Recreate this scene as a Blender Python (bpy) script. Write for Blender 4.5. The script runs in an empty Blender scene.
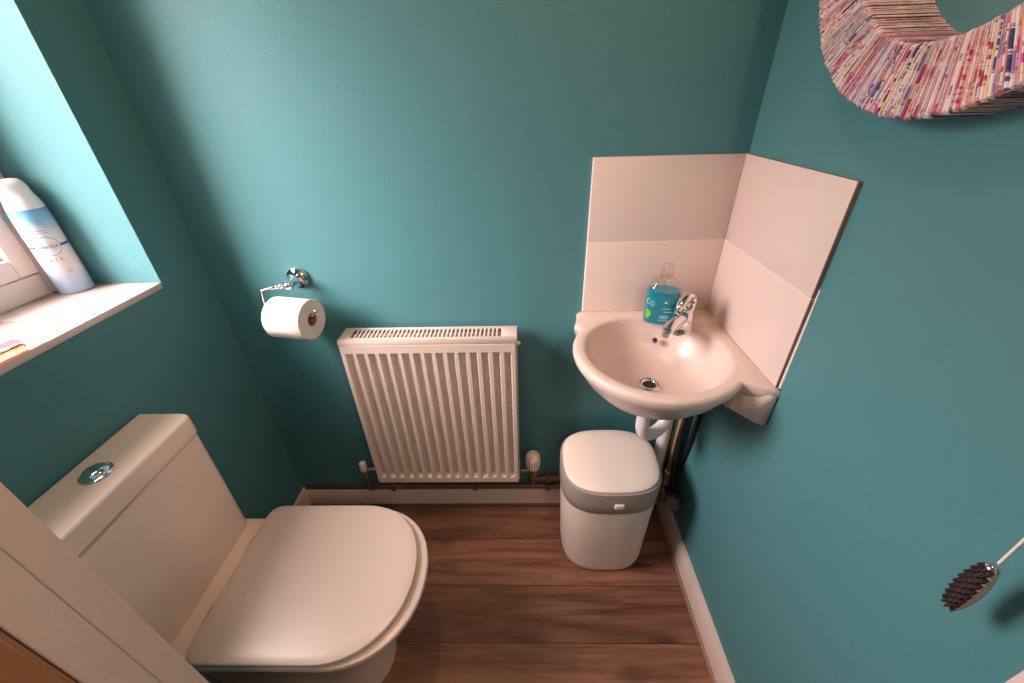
import bpy, bmesh, math, random
from mathutils import Vector, Matrix
random.seed(7)
PI = math.pi
S = bpy.context.scene
COL = S.collection
W = 1.4388            # room width
YF = -0.886           # room face of the front wall (door wall)
YH = -0.966           # hall face of the front wall
ZC = 2.36             # ceiling
# ------------------------------------------------------------------ materials
def nt(name):
    m = bpy.data.materials.new(name); m.use_nodes = True
    n = m.node_tree; return m, n, n.nodes['Principled BSDF']
def N(n, t, **k):
    x = n.nodes.new(t)
    for a, b in k.items(): setattr(x, a, b)
    return x
def mat(name, col, rough=.5, metal=0, coat=0, bump=0, bscale=60, var=0, vscale=8, spec=.5):
    m, n, p = nt(name)
    p.inputs['Base Color'].default_value = (*col, 1); p.inputs['Roughness'].default_value = rough
    p.inputs['Metallic'].default_value = metal; p.inputs['Coat Weight'].default_value = coat
    p.inputs['Specular IOR Level'].default_value = spec
    tc = N(n, 'ShaderNodeTexCoord')
    if var:
        nz = N(n, 'ShaderNodeTexNoise'); nz.inputs['Scale'].default_value = vscale; nz.inputs['Detail'].default_value = 4
        n.links.new(tc.outputs['Object'], nz.inputs['Vector'])
        mx = N(n, 'ShaderNodeMix', data_type='RGBA')
        mx.inputs[6].default_value = (*[c*(1-var) for c in col], 1); mx.inputs[7].default_value = (*[min(1, c*(1+var)) for c in col], 1)
        n.links.new(nz.outputs['Fac'], mx.inputs[0]); n.links.new(mx.outputs[2], p.inputs['Base Color'])
    if bump:
        nz = N(n, 'ShaderNodeTexNoise'); nz.inputs['Scale'].default_value = bscale; nz.inputs['Detail'].default_value = 3
        n.links.new(tc.outputs['Object'], nz.inputs['Vector'])
        b = N(n, 'ShaderNodeBump'); b.inputs['Strength'].default_value = bump; b.inputs['Distance'].default_value = .002
        n.links.new(nz.outputs['Fac'], b.inputs['Height']); n.links.new(b.outputs['Normal'], p.inputs['Normal'])
    return m
WHITE = (.80, .70, .655)
M = {}
M['teal'] = mat('teal_paint', (.068, .208, .232), .55, bump=.25, bscale=180, var=.05, vscale=5, spec=.35)
M['ceil'] = mat('ceiling_paint', (.42, .39, .36), .8, bump=.1)
M['ceramic'] = mat('ceramic_glaze', (.66, .53, .48), .25, var=.015, vscale=4, spec=.4)
M['toilet'] = mat('toilet_glaze', (.86, .68, .59), .2, var=.015, vscale=4)
M['seat'] = mat('seat_plastic', (.65, .52, .46), .3, var=.01)
M['rad'] = mat('radiator_enamel', (.64, .52, .46), .35, var=.015, vscale=6)
M['raddark'] = mat('radiator_inside', (.12, .08, .06), .7, var=.1)
M['gloss'] = mat('white_gloss_paint', (.68, .56, .49), .3, bump=.1, bscale=40, var=.03)
M['jamb'] = mat('door_frame_paint', (.66, .53, .47), .4, bump=.25, bscale=300, var=.03, vscale=60)
M['upvc'] = mat('window_plastic', (.86, .77, .75), .3, var=.02)
M['tile'] = mat('tile_glaze', (.67, .55, .51), .1, var=.015, vscale=3)
M['tileedge'] = mat('tile_biscuit', (.30, .17, .13), .8, bump=.3, var=.2, vscale=40)
M['grout'] = mat('grout', (.85, .78, .74), .7, var=.05, vscale=50)
M['chrome'] = mat('chrome', (.82, .80, .80), .07, 1, var=.02)
M['bin'] = mat('bin_plastic', (.80, .68, .61), .5, var=.01)
M['bingrey'] = mat('bin_grey_plastic', (.34, .29, .26), .45, var=.04)
M['pipewhite'] = mat('white_pipe_plastic', (.74, .68, .66), .3, var=.02)
M['copper'] = mat('copper_pipe', (.62, .33, .10), .4, .4, var=.2, vscale=20)
M['pipebrown'] = mat('brown_painted_pipe', (.14, .065, .036), .35, var=.15, vscale=20)
M['brass'] = mat('brass', (.26, .18, .12), .4, .6, var=.1)
M['black'] = mat('black_rubber', (.012, .011, .011), .5, var=.2, vscale=40)
M['knobgrey'] = mat('grey_plastic', (.12, .09, .08), .5, var=.1)
M['paper'] = mat('tissue_paper', (.70, .63, .58), .95, bump=.5, bscale=400, var=.02, vscale=60)
M['papercore'] = mat('cardboard', (.36, .20, .12), .9, var=.1, vscale=60)
M['valve'] = mat('valve_cap_plastic', (.78, .67, .58), .35, var=.04, vscale=50)
M['valvedark'] = mat('valve_slot', (.30, .20, .14), .6, var=.1)
M['oak'] = None
M['blue'] = mat('royal_blue_print', (.03, .12, .55), .4, var=.05)
M['ink'] = mat('grey_print', (.25, .27, .33), .5, var=.05)
M['canwhite'] = mat('can_white', (.80, .80, .84), .3, var=.02)
M['red'] = mat('red_paper', (.50, .05, .08), .5, var=.15, vscale=30)
M['orange'] = mat('orange_paper', (.62, .26, .10), .5, var=.2, vscale=40)
M['card'] = mat('white_card', (.86, .84, .80), .5, var=.03)
M['cord'] = mat('white_cord', (.80, .70, .68), .7, bump=.4, bscale=800, var=.05, vscale=200)
M['cone'] = mat('dark_cone_scale', (.022, .012, .010), .65, var=.3, vscale=100, spec=.25)
M['conewood'] = mat('pale_cone_wood', (.85, .66, .58), .6, bump=.3, var=.15, vscale=80)
M['mirror'] = mat('mirror_glass', (.80, .84, .82), .02, 1, var=.005)
M['darkhole'] = mat('dark_drain', (.02, .014, .012), .4, var=.2)
M['green'] = mat('leaf_green_print', (.16, .50, .06), .4, var=.3, vscale=200)
M['printwhite'] = mat('pale_print', (.55, .85, .90), .4, var=.02)
M['hallcarpet'] = mat('hall_carpet', (.16, .13, .11), .95, bump=.5, bscale=300, var=.2, vscale=80)

def wood():
    m, n, p = nt('oak_laminate'); L = n.links.new
    tc = N(n, 'ShaderNodeTexCoord'); sp = N(n, 'ShaderNodeSeparateXYZ'); L(tc.outputs['Object'], sp.inputs[0])
    def ma(op, a, b=None, c=None):
        x = N(n, 'ShaderNodeMath', operation=op)
        for i, v in enumerate((a, b, c)):
            if v is None: continue
            if isinstance(v, (int, float)): x.inputs[i].default_value = v
            else: L(v, x.inputs[i])
        return x.outputs[0]
    pitch = .1674
    t = ma('DIVIDE', ma('ADD', sp.outputs['Y'], .1647 + pitch*20), pitch)
    idx = ma('FLOOR', t); fr = ma('FRACT', t)
    rnd = N(n, 'ShaderNodeTexWhiteNoise', noise_dimensions='1D'); L(idx, rnd.inputs['W'])
    cx = ma('ADD', ma('MULTIPLY', sp.outputs['X'], 1.0), ma('MULTIPLY', rnd.outputs['Value'], 37.0))
    cv = N(n, 'ShaderNodeCombineXYZ'); L(ma('MULTIPLY', cx, 1.3), cv.inputs[0]); L(ma('MULTIPLY', sp.outputs['Y'], 11), cv.inputs[1]); L(ma('MULTIPLY', idx, 3.7), cv.inputs[2])
    n1 = N(n, 'ShaderNodeTexNoise'); n1.inputs['Scale'].default_value = 2.2; n1.inputs['Detail'].default_value = 6; n1.inputs['Roughness'].default_value = .6; n1.inputs['Distortion'].default_value = .8
    L(cv.outputs[0], n1.inputs['Vector'])
    cv2 = N(n, 'ShaderNodeCombineXYZ'); L(ma('MULTIPLY', cx, 4), cv2.inputs[0]); L(ma('MULTIPLY', sp.outputs['Y'], 120), cv2.inputs[1]); L(idx, cv2.inputs[2])
    n2 = N(n, 'ShaderNodeTexNoise'); n2.inputs['Scale'].default_value = 1.5; n2.inputs['Detail'].default_value = 3; L(cv2.outputs[0], n2.inputs['Vector'])
    f = ma('ADD', ma('MULTIPLY', n1.outputs['Fac'], .75), ma('MULTIPLY', n2.outputs['Fac'], .25))
    r = N(n, 'ShaderNodeValToRGB'); e = r.color_ramp.elements
    e[0].position = .30; e[0].color = (.075, .028, .015, 1); e[1].position = .72; e[1].color = (.34, .165, .10, 1)
    x = e.new(.5); x.color = (.20, .09, .053, 1)
    L(f, r.inputs[0])
    # dark knots with a shape of their own
    cv3 = N(n, 'ShaderNodeCombineXYZ'); L(ma('MULTIPLY', cx, 3.2), cv3.inputs[0]); L(ma('MULTIPLY', sp.outputs['Y'], 9), cv3.inputs[1]); L(idx, cv3.inputs[2])
    vo = N(n, 'ShaderNodeTexVoronoi'); vo.inputs['Scale'].default_value = 1.0; L(cv3.outputs[0], vo.inputs['Vector'])
    kn = N(n, 'ShaderNodeMapRange'); L(vo.outputs['Distance'], kn.inputs[0]); kn.inputs[1].default_value = .03; kn.inputs[2].default_value = .22; kn.inputs[3].default_value = .35; kn.inputs[4].default_value = 1
    br = ma('MULTIPLY', kn.outputs[0], ma('ADD', ma('MULTIPLY', rnd.outputs['Value'], .3), .85))
    j = ma('ABSOLUTE', ma('SUBTRACT', fr, .5)); jm = N(n, 'ShaderNodeMapRange'); L(j, jm.inputs[0]); jm.inputs[1].default_value = .487; jm.inputs[2].default_value = .497; jm.inputs[3].default_value = 1; jm.inputs[4].default_value = .25
    br = ma('MULTIPLY', br, jm.outputs[0])
    mx = N(n, 'ShaderNodeMix', data_type='RGBA', blend_type='MULTIPLY'); mx.inputs[0].default_value = 1
    L(r.outputs[0], mx.inputs[6]); L(br, mx.inputs[7]); L(mx.outputs[2], p.inputs['Base Color'])
    p.inputs['Roughness'].default_value = .42
    b = N(n, 'ShaderNodeBump'); b.inputs['Strength'].default_value = .25; b.inputs['Distance'].default_value = .002; L(f, b.inputs['Height']); L(b.outputs[0], p.inputs['Normal'])
    return m
M['floor'] = wood()
M['oak'] = mat('varnished_wood', (.34, .15, .055), .22, var=.35, vscale=6, coat=.4)

def schlick(n):
    lw = N(n, 'ShaderNodeLayerWeight'); lw.inputs[0].default_value = .5
    a = N(n, 'ShaderNodeMath', operation='POWER'); n.links.new(lw.outputs['Facing'], a.inputs[0]); a.inputs[1].default_value = 4
    b = N(n, 'ShaderNodeMath', operation='MULTIPLY_ADD'); n.links.new(a.outputs[0], b.inputs[0]); b.inputs[1].default_value = .9; b.inputs[2].default_value = .04
    return b.outputs[0]
def glass_pane():
    m, n, p = nt('window_glass'); L = n.links.new
    tr = N(n, 'ShaderNodeBsdfTransparent'); gl = N(n, 'ShaderNodeBsdfGlossy'); gl.inputs['Roughness'].default_value = .02
    fr = schlick(n); mx = N(n, 'ShaderNodeMixShader'); L(fr, mx.inputs[0]); L(tr.outputs[0], mx.inputs[1]); L(gl.outputs[0], mx.inputs[2])
    L(mx.outputs[0], n.nodes['Material Output'].inputs[0]); return m
M['pane'] = glass_pane()
def clear_plastic(name, col, gloss=.5):
    m, n, p = nt(name); L = n.links.new
    tr = N(n, 'ShaderNodeBsdfTransparent'); tr.inputs[0].default_value = (*col, 1)
    gl = N(n, 'ShaderNodeBsdfGlossy'); gl.inputs['Roughness'].default_value = .05
    fr = schlick(n)
    mx = N(n, 'ShaderNodeMixShader'); L(fr, mx.inputs[0]); L(tr.outputs[0], mx.inputs[1]); L(gl.outputs[0], mx.inputs[2])
    L(mx.outputs[0], n.nodes['Material Output'].inputs[0]); return m
M['clear'] = clear_plastic('clear_plastic', (.96, .95, .94))
M['liquid'] = mat('turquoise_soap', (.0, .30, .42), .12, var=.08, vscale=30, coat=.6)
M['liquid'].node_tree.nodes['Principled BSDF'].inputs['Transmission Weight'].default_value = .25

def can_label():
    m, n, p = nt('can_label'); L = n.links.new
    tc = N(n, 'ShaderNodeTexCoord'); sp = N(n, 'ShaderNodeSeparateXYZ'); L(tc.outputs['Object'], sp.inputs[0])
    nz = N(n, 'ShaderNodeTexNoise'); nz.inputs['Scale'].default_value = 18; L(tc.outputs['Object'], nz.inputs['Vector'])
    ad = N(n, 'ShaderNodeMath', operation='MULTIPLY_ADD'); L(nz.outputs['Fac'], ad.inputs[0]); ad.inputs[1].default_value = .05; L(sp.outputs['Z'], ad.inputs[2])
    mr = N(n, 'ShaderNodeMapRange'); L(ad.outputs[0], mr.inputs[0]); mr.inputs[1].default_value = .025; mr.inputs[2].default_value = .225
    r = N(n, 'ShaderNodeValToRGB'); L(mr.outputs[0], r.inputs[0]); e = r.color_ramp.elements
    e[0].position = 0; e[0].color = (.33, .50, .74, 1); e[1].position = 1; e[1].color = (.10, .33, .60, 1)
    for q, c in ((.16, (.42, .55, .76, 1)), (.30, (.72, .70, .74, 1)), (.42, (.78, .72, .70, 1)), (.72, (.74, .76, .82, 1)), (.84, (.22, .47, .70, 1))):
        x = e.new(q); x.color = c
    L(r.outputs[0], p.inputs['Base Color']); p.inputs['Roughness'].default_value = .25
    return m
M['can'] = can_label()
def magazine():
    m, n, p = nt('rolled_magazine_paper'); L = n.links.new
    at = N(n, 'ShaderNodeAttribute'); at.attribute_name = 'strip'
    tc = N(n, 'ShaderNodeTexCoord'); ln = N(n, 'ShaderNodeVectorMath', operation='LENGTH')
    mp = N(n, 'ShaderNodeVectorMath', operation='MULTIPLY'); L(tc.outputs['Object'], mp.inputs[0]); mp.inputs[1].default_value = (1, 1, 1)
    L(mp.outputs[0], ln.inputs[0])
    cv = N(n, 'ShaderNodeCombineXYZ')
    a = N(n, 'ShaderNodeMath', operation='MULTIPLY'); L(at.outputs['Fac'], a.inputs[0]); a.inputs[1].default_value = 517.0; L(a.outputs[0], cv.inputs[0])
    b = N(n, 'ShaderNodeMath', operation='MULTIPLY'); L(ln.outputs['Value'], b.inputs[0]); b.inputs[1].default_value = 45.0; L(b.outputs[0], cv.inputs[1])
    nz = N(n, 'ShaderNodeTexNoise'); nz.inputs['Scale'].default_value = 1.0; nz.inputs['Detail'].default_value = 5; nz.inputs['Roughness'].default_value = .75; L(cv.outputs[0], nz.inputs['Vector'])
    wn = N(n, 'ShaderNodeTexWhiteNoise', noise_dimensions='1D'); L(a.outputs[0], wn.inputs['W'])
    def ramp(cols):
        r = N(n, 'ShaderNodeValToRGB'); r.color_ramp.interpolation = 'CONSTANT'; e = r.color_ramp.elements
        e[0].position = 0; e[0].color = (*cols[0], 1); e[1].position = 1/len(cols); e[1].color = (*cols[1], 1)
        for i, c in enumerate(cols[2:], 2): x = e.new(i/len(cols)); x.color = (*c, 1)
        return r
    cr, pk, vi, nv, rd, og, ye, tq, gr, wh = (.78, .62, .56), (.68, .34, .40), (.33, .20, .42), (.06, .05, .16), (.52, .05, .10), (.72, .36, .18), (.72, .55, .20), (.30, .42, .50), (.32, .27, .26), (.86, .78, .76)
    r1 = ramp([cr, wh, pk, cr, (.70, .50, .50), wh, (.55, .38, .52), cr, og, wh, (.62, .46, .42), cr, (.40, .34, .52), wh, pk, cr])
    r2 = ramp([vi, nv, rd, pk, tq, gr, og, (.60, .08, .34), ye, nv, wh, (.25, .25, .50), rd, gr])
    L(wn.outputs['Value'], r1.inputs[0])
    sc = N(n, 'ShaderNodeSeparateColor'); L(wn.outputs['Color'], sc.inputs[0]); L(sc.outputs[1], r2.inputs[0])
    th = N(n, 'ShaderNodeMapRange'); L(nz.outputs['Fac'], th.inputs[0]); th.inputs[1].default_value = .50; th.inputs[2].default_value = .54
    mx = N(n, 'ShaderNodeMix', data_type='RGBA'); L(th.outputs[0], mx.inputs[0]); L(r1.outputs[0], mx.inputs[6]); L(r2.outputs[0], mx.inputs[7])
    L(mx.outputs[2], p.inputs['Base Color']); p.inputs['Roughness'].default_value = .4
    return m
M['magazine'] = magazine()

# ------------------------------------------------------------------ mesh helpers
def thing(name, label, cat, loc=(0, 0, 0), group=None):
    o = bpy.data.objects.new(name, None); COL.objects.link(o); o.location = loc; o.empty_display_size = .02
    o['label'] = label; o['category'] = cat
    if group: o['group'] = group
    o['_l'] = 0; del o['_l']
    return o
ORG = {}
def obj(name, bm, m, parent=None, smooth=True, label=None, kind=None, origin=None, angle=40):
    """bm is in world coordinates; origin moves the object's origin there"""
    org = Vector(origin) if origin is not None else (Vector(ORG[parent.name]) if parent and parent.name in ORG else (Vector(parent.location) if parent else Vector((0, 0, 0))))
    bmesh.ops.recalc_face_normals(bm, faces=bm.faces[:]) if getattr(bm, 'faces', None) and not FLAGS.get('raw') else None
    me = bpy.data.meshes.new(name); bm.to_mesh(me); bm.free()
    me.transform(Matrix.Translation(-org))
    for mm in (m if isinstance(m, (list, tuple)) else [m]): me.materials.append(M[mm] if isinstance(mm, str) else mm)
    if smooth:
        me.polygons.foreach_set('use_smooth', [True]*len(me.polygons))
        me.set_sharp_from_angle(angle=math.radians(angle))
    o = bpy.data.objects.new(name, me); COL.objects.link(o)
    ORG[o.name] = tuple(org)
    if parent:
        porg = Vector(ORG.get(parent.name, parent.location)); o.parent = parent; o.location = org - porg
    else: o.location = org
    if label: o['label'] = label
    if kind: o['kind'] = kind
    return o
FLAGS = {}
def top(o, label, cat, group=None):
    o['label'] = label; o['category'] = cat
    if group: o['group'] = group
    return o
def struct(name, bm, m, **k): return obj(name, bm, m, kind='structure', **k)
def box(x0, x1, y0, y1, z0, z1, bev=0, seg=2, bm=None, mi=0):
    b = bmesh.new(); bmesh.ops.create_cube(b, size=1)
    for v in b.verts: v.co = Vector(((x0+x1)/2 + v.co.x*(x1-x0), (y0+y1)/2 + v.co.y*(y1-y0), (z0+z1)/2 + v.co.z*(z1-z0)))
    if bev: bmesh.ops.bevel(b, geom=b.edges[:], offset=bev, segments=seg, affect='EDGES', profile=.5)
    for f in b.faces: f.material_index = mi
    return join(bm, b)
def join(bm, b):
    if bm is None: return b
    me = bpy.data.meshes.new('t'); b.to_mesh(me); b.free(); bm.from_mesh(me); bpy.data.meshes.remove(me); return bm
def loft(rings, bm=None, cap0=True, cap1=True, closed=True, mi=0):
    b = bm or bmesh.new(); R = []
    for r in rings: R.append([b.verts.new(p) for p in r])
    n = len(R[0])
    for a, c in zip(R, R[1:]):
        for i in range(n if closed else n-1):
            f = b.faces.new((a[i], a[(i+1) % n], c[(i+1) % n], c[i])); f.material_index = mi
    if cap0: b.faces.new(R[0][::-1]).material_index = mi
    if cap1: b.faces.new(R[-1]).material_index = mi
    return b
def frame_of(d):
    d = Vector(d).normalized(); u = Vector((0, 0, 1)) if abs(d.z) < .9 else Vector((1, 0, 0))
    a = d.cross(u).normalized(); return a, d.cross(a).normalized()
def lathe(prof, c=(0, 0, 0), axis=(0, 0, 1), n=32, bm=None, mi=0, cap0=True, cap1=True):
    a, b2 = frame_of(axis); ax = Vector(axis).normalized(); c = Vector(c)
    rings = [[c + ax*h + (a*math.cos(2*PI*i/n) + b2*math.sin(2*PI*i/n))*max(r, 1e-5) for i in range(n)] for r, h in prof]
    return loft(rings, bm, cap0, cap1, mi=mi)
def smooth_path(P, k=8):
    P = [Vector(p) for p in P]; out = []
    for i in range(len(P)-1):
        p0, p1, p2, p3 = P[max(i-1, 0)], P[i], P[i+1], P[min(i+2, len(P)-1)]
        for j in range(k):
            t = j/k; out.append(.5*((2*p1)+(p2-p0)*t+(2*p0-5*p1+4*p2-p3)*t*t+(3*p1-p0-3*p2+p3)*t**3))
    return out + [P[-1]]
def tube(P, r, n=16, bm=None, mi=0):
    P = [Vector(p) for p in P]; rs = r if isinstance(r, (list, tuple)) else [r]*len(P); rings = []
    a = None
    for i, p in enumerate(P):
        d = (P[min(i+1, len(P)-1)] - P[max(i-1, 0)]).normalized()
        if a is None: a, _ = frame_of(d)
        a = (a - d*a.dot(d)).normalized(); b2 = d.cross(a)
        rings.append([p + (a*math.cos(2*PI*j/n) + b2*math.sin(2*PI*j/n))*rs[i] for j in range(n)])
    return loft(rings, bm, mi=mi)
def arc(c, r, a0, a1, k=8): return [(c[0]+r*math.cos(a0+(a1-a0)*i/k), c[1]+r*math.sin(a0+(a1-a0)*i/k)) for i in range(k+1)]
def hull(pts, bev=0, bm=None, seg=2):
    b = bmesh.new()
    for p in pts: b.verts.new(p)
    r = bmesh.ops.convex_hull(b, input=b.verts[:])
    bmesh.ops.delete(b, geom=[v for v in b.verts if not v.link_faces], context='VERTS')
    bmesh.ops.dissolve_limit(b, angle_limit=.02, verts=b.verts[:], edges=b.edges[:])
    if bev: bmesh.ops.bevel(b, geom=b.edges[:], offset=bev, segments=seg, affect='EDGES', profile=.5)
    return join(bm, b)
def extrude_poly(P2, z0, z1, bev=0, plane='xy', bm=None, seg=3, mi=0):
    b = bmesh.new()
    f3 = {'xy': lambda p, h: (p[0], p[1], h), 'yz': lambda p, h: (h, p[0], p[1]), 'xz': lambda p, h: (p[0], h, p[1])}[plane]
    loft([[f3(p, z0) for p in P2], [f3(p, z1) for p in P2]], b)
    if bev:
        bmesh.ops.recalc_face_normals(b, faces=b.faces[:])
        caps = [f for f in b.faces if len(f.verts) == len(P2) and len(P2) > 4] or b.faces[-2:]
        es = {e for f in caps for e in f.edges}
        bmesh.ops.bevel(b, geom=list(es), offset=bev, segments=seg, affect='EDGES', profile=.5)
    for f in b.faces: f.material_index = mi
    return join(bm, b)
def text_mesh(s, size):
    cu = bpy.data.curves.new('t', 'FONT'); cu.body = s; cu.size = size; cu.align_x = 'CENTER'; cu.align_y = 'CENTER'; cu.extrude = .0003
    o = bpy.data.objects.new('t', cu); COL.objects.link(o)
    dg = bpy.context.evaluated_depsgraph_get(); me = bpy.data.meshes.new_from_object(o.evaluated_get(dg))
    bpy.data.objects.remove(o); bpy.data.curves.remove(cu)
    b = bmesh.new(); b.from_mesh(me); bpy.data.meshes.remove(me)
    bmesh.ops.triangulate(b, faces=b.faces[:])
    return b
def wrap(b, c, r, az, z):
    for v in b.verts:
        a = az + v.co.x/r; rr = r + .0002 + v.co.z
        v.co = Vector((c[0]+rr*math.cos(a), c[1]+rr*math.sin(a), z + v.co.y))
    return b

# ------------------------------------------------------------------ room shell
T = .1
struct('floor', box(-.05, W+.05, YF-.02, .05, -.06, 0), 'floor', smooth=False)
struct('ceiling', box(-.3, W+.1, YH, .1, ZC, ZC+.1), 'ceil', smooth=False)
struct('wall_back', box(-.3, W+.1, 0, .1, -.06, ZC), 'teal', smooth=False)
struct('wall_right', box(W, W+.1, YH, 0, -.06, ZC), 'teal', smooth=False)
# left wall with the window opening
WY0, WY1, WZ0, WZ1 = -.80, -.149, 1.030, 2.10
b = box(-.3, 0, YH, 0, -.06, WZ0); box(-.3, 0, YH, 0, WZ1, ZC, bm=b); box(-.3, 0, WY1, 0, WZ0, WZ1, bm=b); box(-.3, 0, YH, WY0, WZ0, WZ1, bm=b)
struct('wall_left', b, 'teal', smooth=False)
# front wall round the doorway, white inside lining
DX0, DX1, DZ = .55, 1.372, 2.04
b = box(0, DX0-.025, YH, YF, 0, ZC); box(DX1+.025, W, YH, YF, 0, ZC, bm=b); box(DX0-.025, DX1+.025, YH, YF, DZ+.025, ZC, bm=b)
struct('wall_front', b, 'teal', smooth=False)
b = box(DX0-.025, DX0, -.936, YF+.002, 0, DZ, .002); box(DX1, DX1+.025, -.936, YF+.002, 0, DZ, .002, bm=b); box(DX0-.025, DX1+.025, -.936, YF+.002, DZ, DZ+.025, .002, bm=b)
box(DX0, DX0+.004, -.936, -.9095, 0, DZ, .0015, bm=b)
struct('trim_1', b, 'jamb')
b = bmesh.new()
for x0, x1, z0, z1 in ((DX0-.05, DX0+.006, 0, DZ+.05), (DX1, DX1+.05, 0, DZ+.05), (DX0-.05, DX1+.05, DZ, DZ+.05)):
    box(x0, x1, -.972, -.9362, z0, z1, .007, 3, bm=b)
struct('trim_2', b, 'oak')
# hall behind the camera
HX0, HX1, HY = -.35, 2.0, -2.3
struct('trim_3', box(HX0, HX1, HY, YF-.02, -.06, -.004), 'hallcarpet', smooth=False)
b = box(HX0-.1, HX0, HY-.1, YH, -.06, ZC); box(HX1, HX1+.1, HY-.1, YH, -.06, ZC, bm=b); box(HX0, HX1, HY-.1, HY, -.06, ZC, bm=b)
box(W+.1, HX1+.1, YH, YH+.1, -.06, ZC, bm=b); box(HX0-.1, -.3, YH, YH+.1, -.06, ZC, bm=b)
struct('wall_hall', b, 'ceil', smooth=False)
struct('trim_4', box(HX0-.1, HX1+.1, HY-.1, YH, ZC, ZC+.1), 'ceil', smooth=False)
# skirting boards
def skirt(P, z1, t): pass
b = extrude_poly([(0, 0), (-.018, 0), (-.018, .078), (-.013, .090), (0, .092)], .012, W-.016, plane='yz')
struct('baseboard_back', b, 'gloss', angle=25)
b = extrude_poly([(W, 0), (W-.018, 0), (W-.018, .078), (W-.013, .090), (W, .092)], YF, -.001, plane='xz')
struct('baseboard_right', b, 'gloss', angle=25)
b = extrude_poly([(0, 0), (.014, 0), (.014, .078), (.010, .090), (0, .092)], YF, -.001, plane='xz')
struct('baseboard_left', b, 'gloss', angle=25)
q = [(W-.0175, 0)] + [(W-.018-.009*math.cos(a), .010*math.sin(a)) for a in [i*PI/12 for i in range(7)]]
struct('trim_5', extrude_poly(q, YF, -.019, plane='xz'), mat('wood_beading', (.28, .15, .11), .5, var=.15, vscale=40))
q = [(-.0175, 0)] + [(-.018-.010*math.cos(a), .010*math.sin(a)) for a in [i*PI/12 for i in range(7)]]
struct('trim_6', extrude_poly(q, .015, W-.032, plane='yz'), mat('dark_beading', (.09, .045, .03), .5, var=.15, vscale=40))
# window sill, tiled
b = box(-.235, -.0, WY0+.001, -.3445, 1.0302, 1.0456, .0015); box(-.235, 0.0, -.3435, WY1-.0005, 1.0302, 1.0456, .0015, bm=b)
box(0, .0012, WY0-.02, WY1-.002, 1.034, 1.0456, .0004, bm=b)
struct('trim_7', b, 'tile')
# window
FX = -.222
w1 = struct('window_1', (lambda b: (box(FX-.05, FX, WY0, WY0+.05, 1.0456, WZ1, .004, bm=b), box(FX-.05, FX, WY1-.05, WY1-.0005, 1.0456, WZ1, .004, bm=b), box(FX-.05, FX, WY0+.05, WY1-.05, WZ1-.05, WZ1, .004, bm=b), box(FX-.05, FX, WY0+.05, WY1-.05, 1.0456, 1.096, .004, bm=b), b)[-1])(bmesh.new()), 'upvc')
b = bmesh.new(); sx0, sx1 = FX-.05, FX+.006
A0, A1, B0, B1 = WY0+.052, WY1-.052, 1.0985, WZ1-.052
for y0, y1, z0, z1 in ((A0, A0+.042, B0, B1), (A1-.042, A1, B0, B1), (A0+.042, A1-.042, B1-.042, B1), (A0+.042, A1-.042, B0, B0+.042)):
    box(sx0, sx1, y0, y1, z0, z1, .005, 3, bm=b)
for y0, y1, z0, z1 in ((A0+.042, A0+.054, B0+.042, B1-.042), (A1-.054, A1-.042, B0+.042, B1-.042), (A0+.054, A1-.054, B1-.054, B1-.042), (A0+.054, A1-.054, B0+.042, B0+.054)):
    box(sx0, FX-.012, y0, y1, z0, z1, .004, 2, bm=b)
sash = obj('window_sash', b, 'upvc', w1)
obj('window_pane', box(FX-.036, FX-.030, A0+.045, A1-.045, B0+.045, B1-.045), 'pane', w1, smooth=False)
b = box(sx1-.002, sx1+.012, A0+.011, A0+.031, 1.5, 1.54, .003); tube([(sx1+.012, A0+.021, 1.52), (sx1+.03, A0+.021, 1.52), (sx1+.036, A0+.021, 1.50), (sx1+.036, A0+.021, 1.42)], .008, bm=b)
obj('window_handle', b, 'upvc', w1)

# ------------------------------------------------------------------ toilet
TY = -.532
def Dring(xb, xf, hw, z, rc=.04, rear=None, k=14, p=2.0):
    """D plan: square back at xb with rounded corners rc, straight sides, round front at xf"""
    L = xf - xb; fl = min(L*.62, hw*.97); P = []
    P += arc((xb+rc, TY-hw+rc), rc, PI*1.0, PI*1.5, 5)
    n = 28
    for i in range(n+1):
        a = -PI/2 + PI*i/n
        P.append((xf-fl + fl*abs(math.cos(a))**(2/p), TY + hw*math.copysign(abs(math.sin(a))**(2/p), math.sin(a))))
    P += arc((xb+rc, TY+hw-rc), rc, PI*.5, PI*1.0, 5)
    return [(x, y, z) for x, y in P]
t = thing('toilet', 'white close-coupled toilet with its lid down, below the window', 'toilet', (.30, TY, 0))
rings = [Dring(.06, .50, .105, 0, .03), Dring(.06, .50, .108, .03, .03), Dring(.06, .50, .105, .12, .03), Dring(.06, .53, .115, .20, .03), Dring(.05, .585, .140, .29, .03), Dring(.03, .622, .160, .35, .03),
         Dring(.012, .630, .166, .385, .03), Dring(.010, .630, .167, .404, .03), Dring(.013, .627, .164, .410, .03)]
pan = obj('toilet_pan', loft(rings), 'toilet', t, angle=60)
obj('seat_ledge', extrude_poly([(x, y) for x, y, z in Dring(.012, .30, .168, 0, .025, p=9)], .4102, .4165, .004), 'toilet', t)
CY0, CY1 = -.700, -.368
def cist(x0, x1, z, g=0, r=.022):
    P = [(x0, CY0-g), ] + arc((x1-r, CY0-g+r), r, -PI/2, 0, 6) + arc((x1-r, CY1+g-r), r, 0, PI/2, 6) + [(x0, CY1+g)]
    return [(x, y, z) for x, y in P]
rings = [cist(.006, .120, .417, -.005), cist(.006, .122, .425, -.003), cist(.006, .124, .60, -.001), cist(.006, .126, .755, 0), cist(.006, .120, .758, -.006), cist(.006, .120, .762, -.006)]
ci = obj('cistern', loft(rings), 'toilet', t, angle=50)
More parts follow.
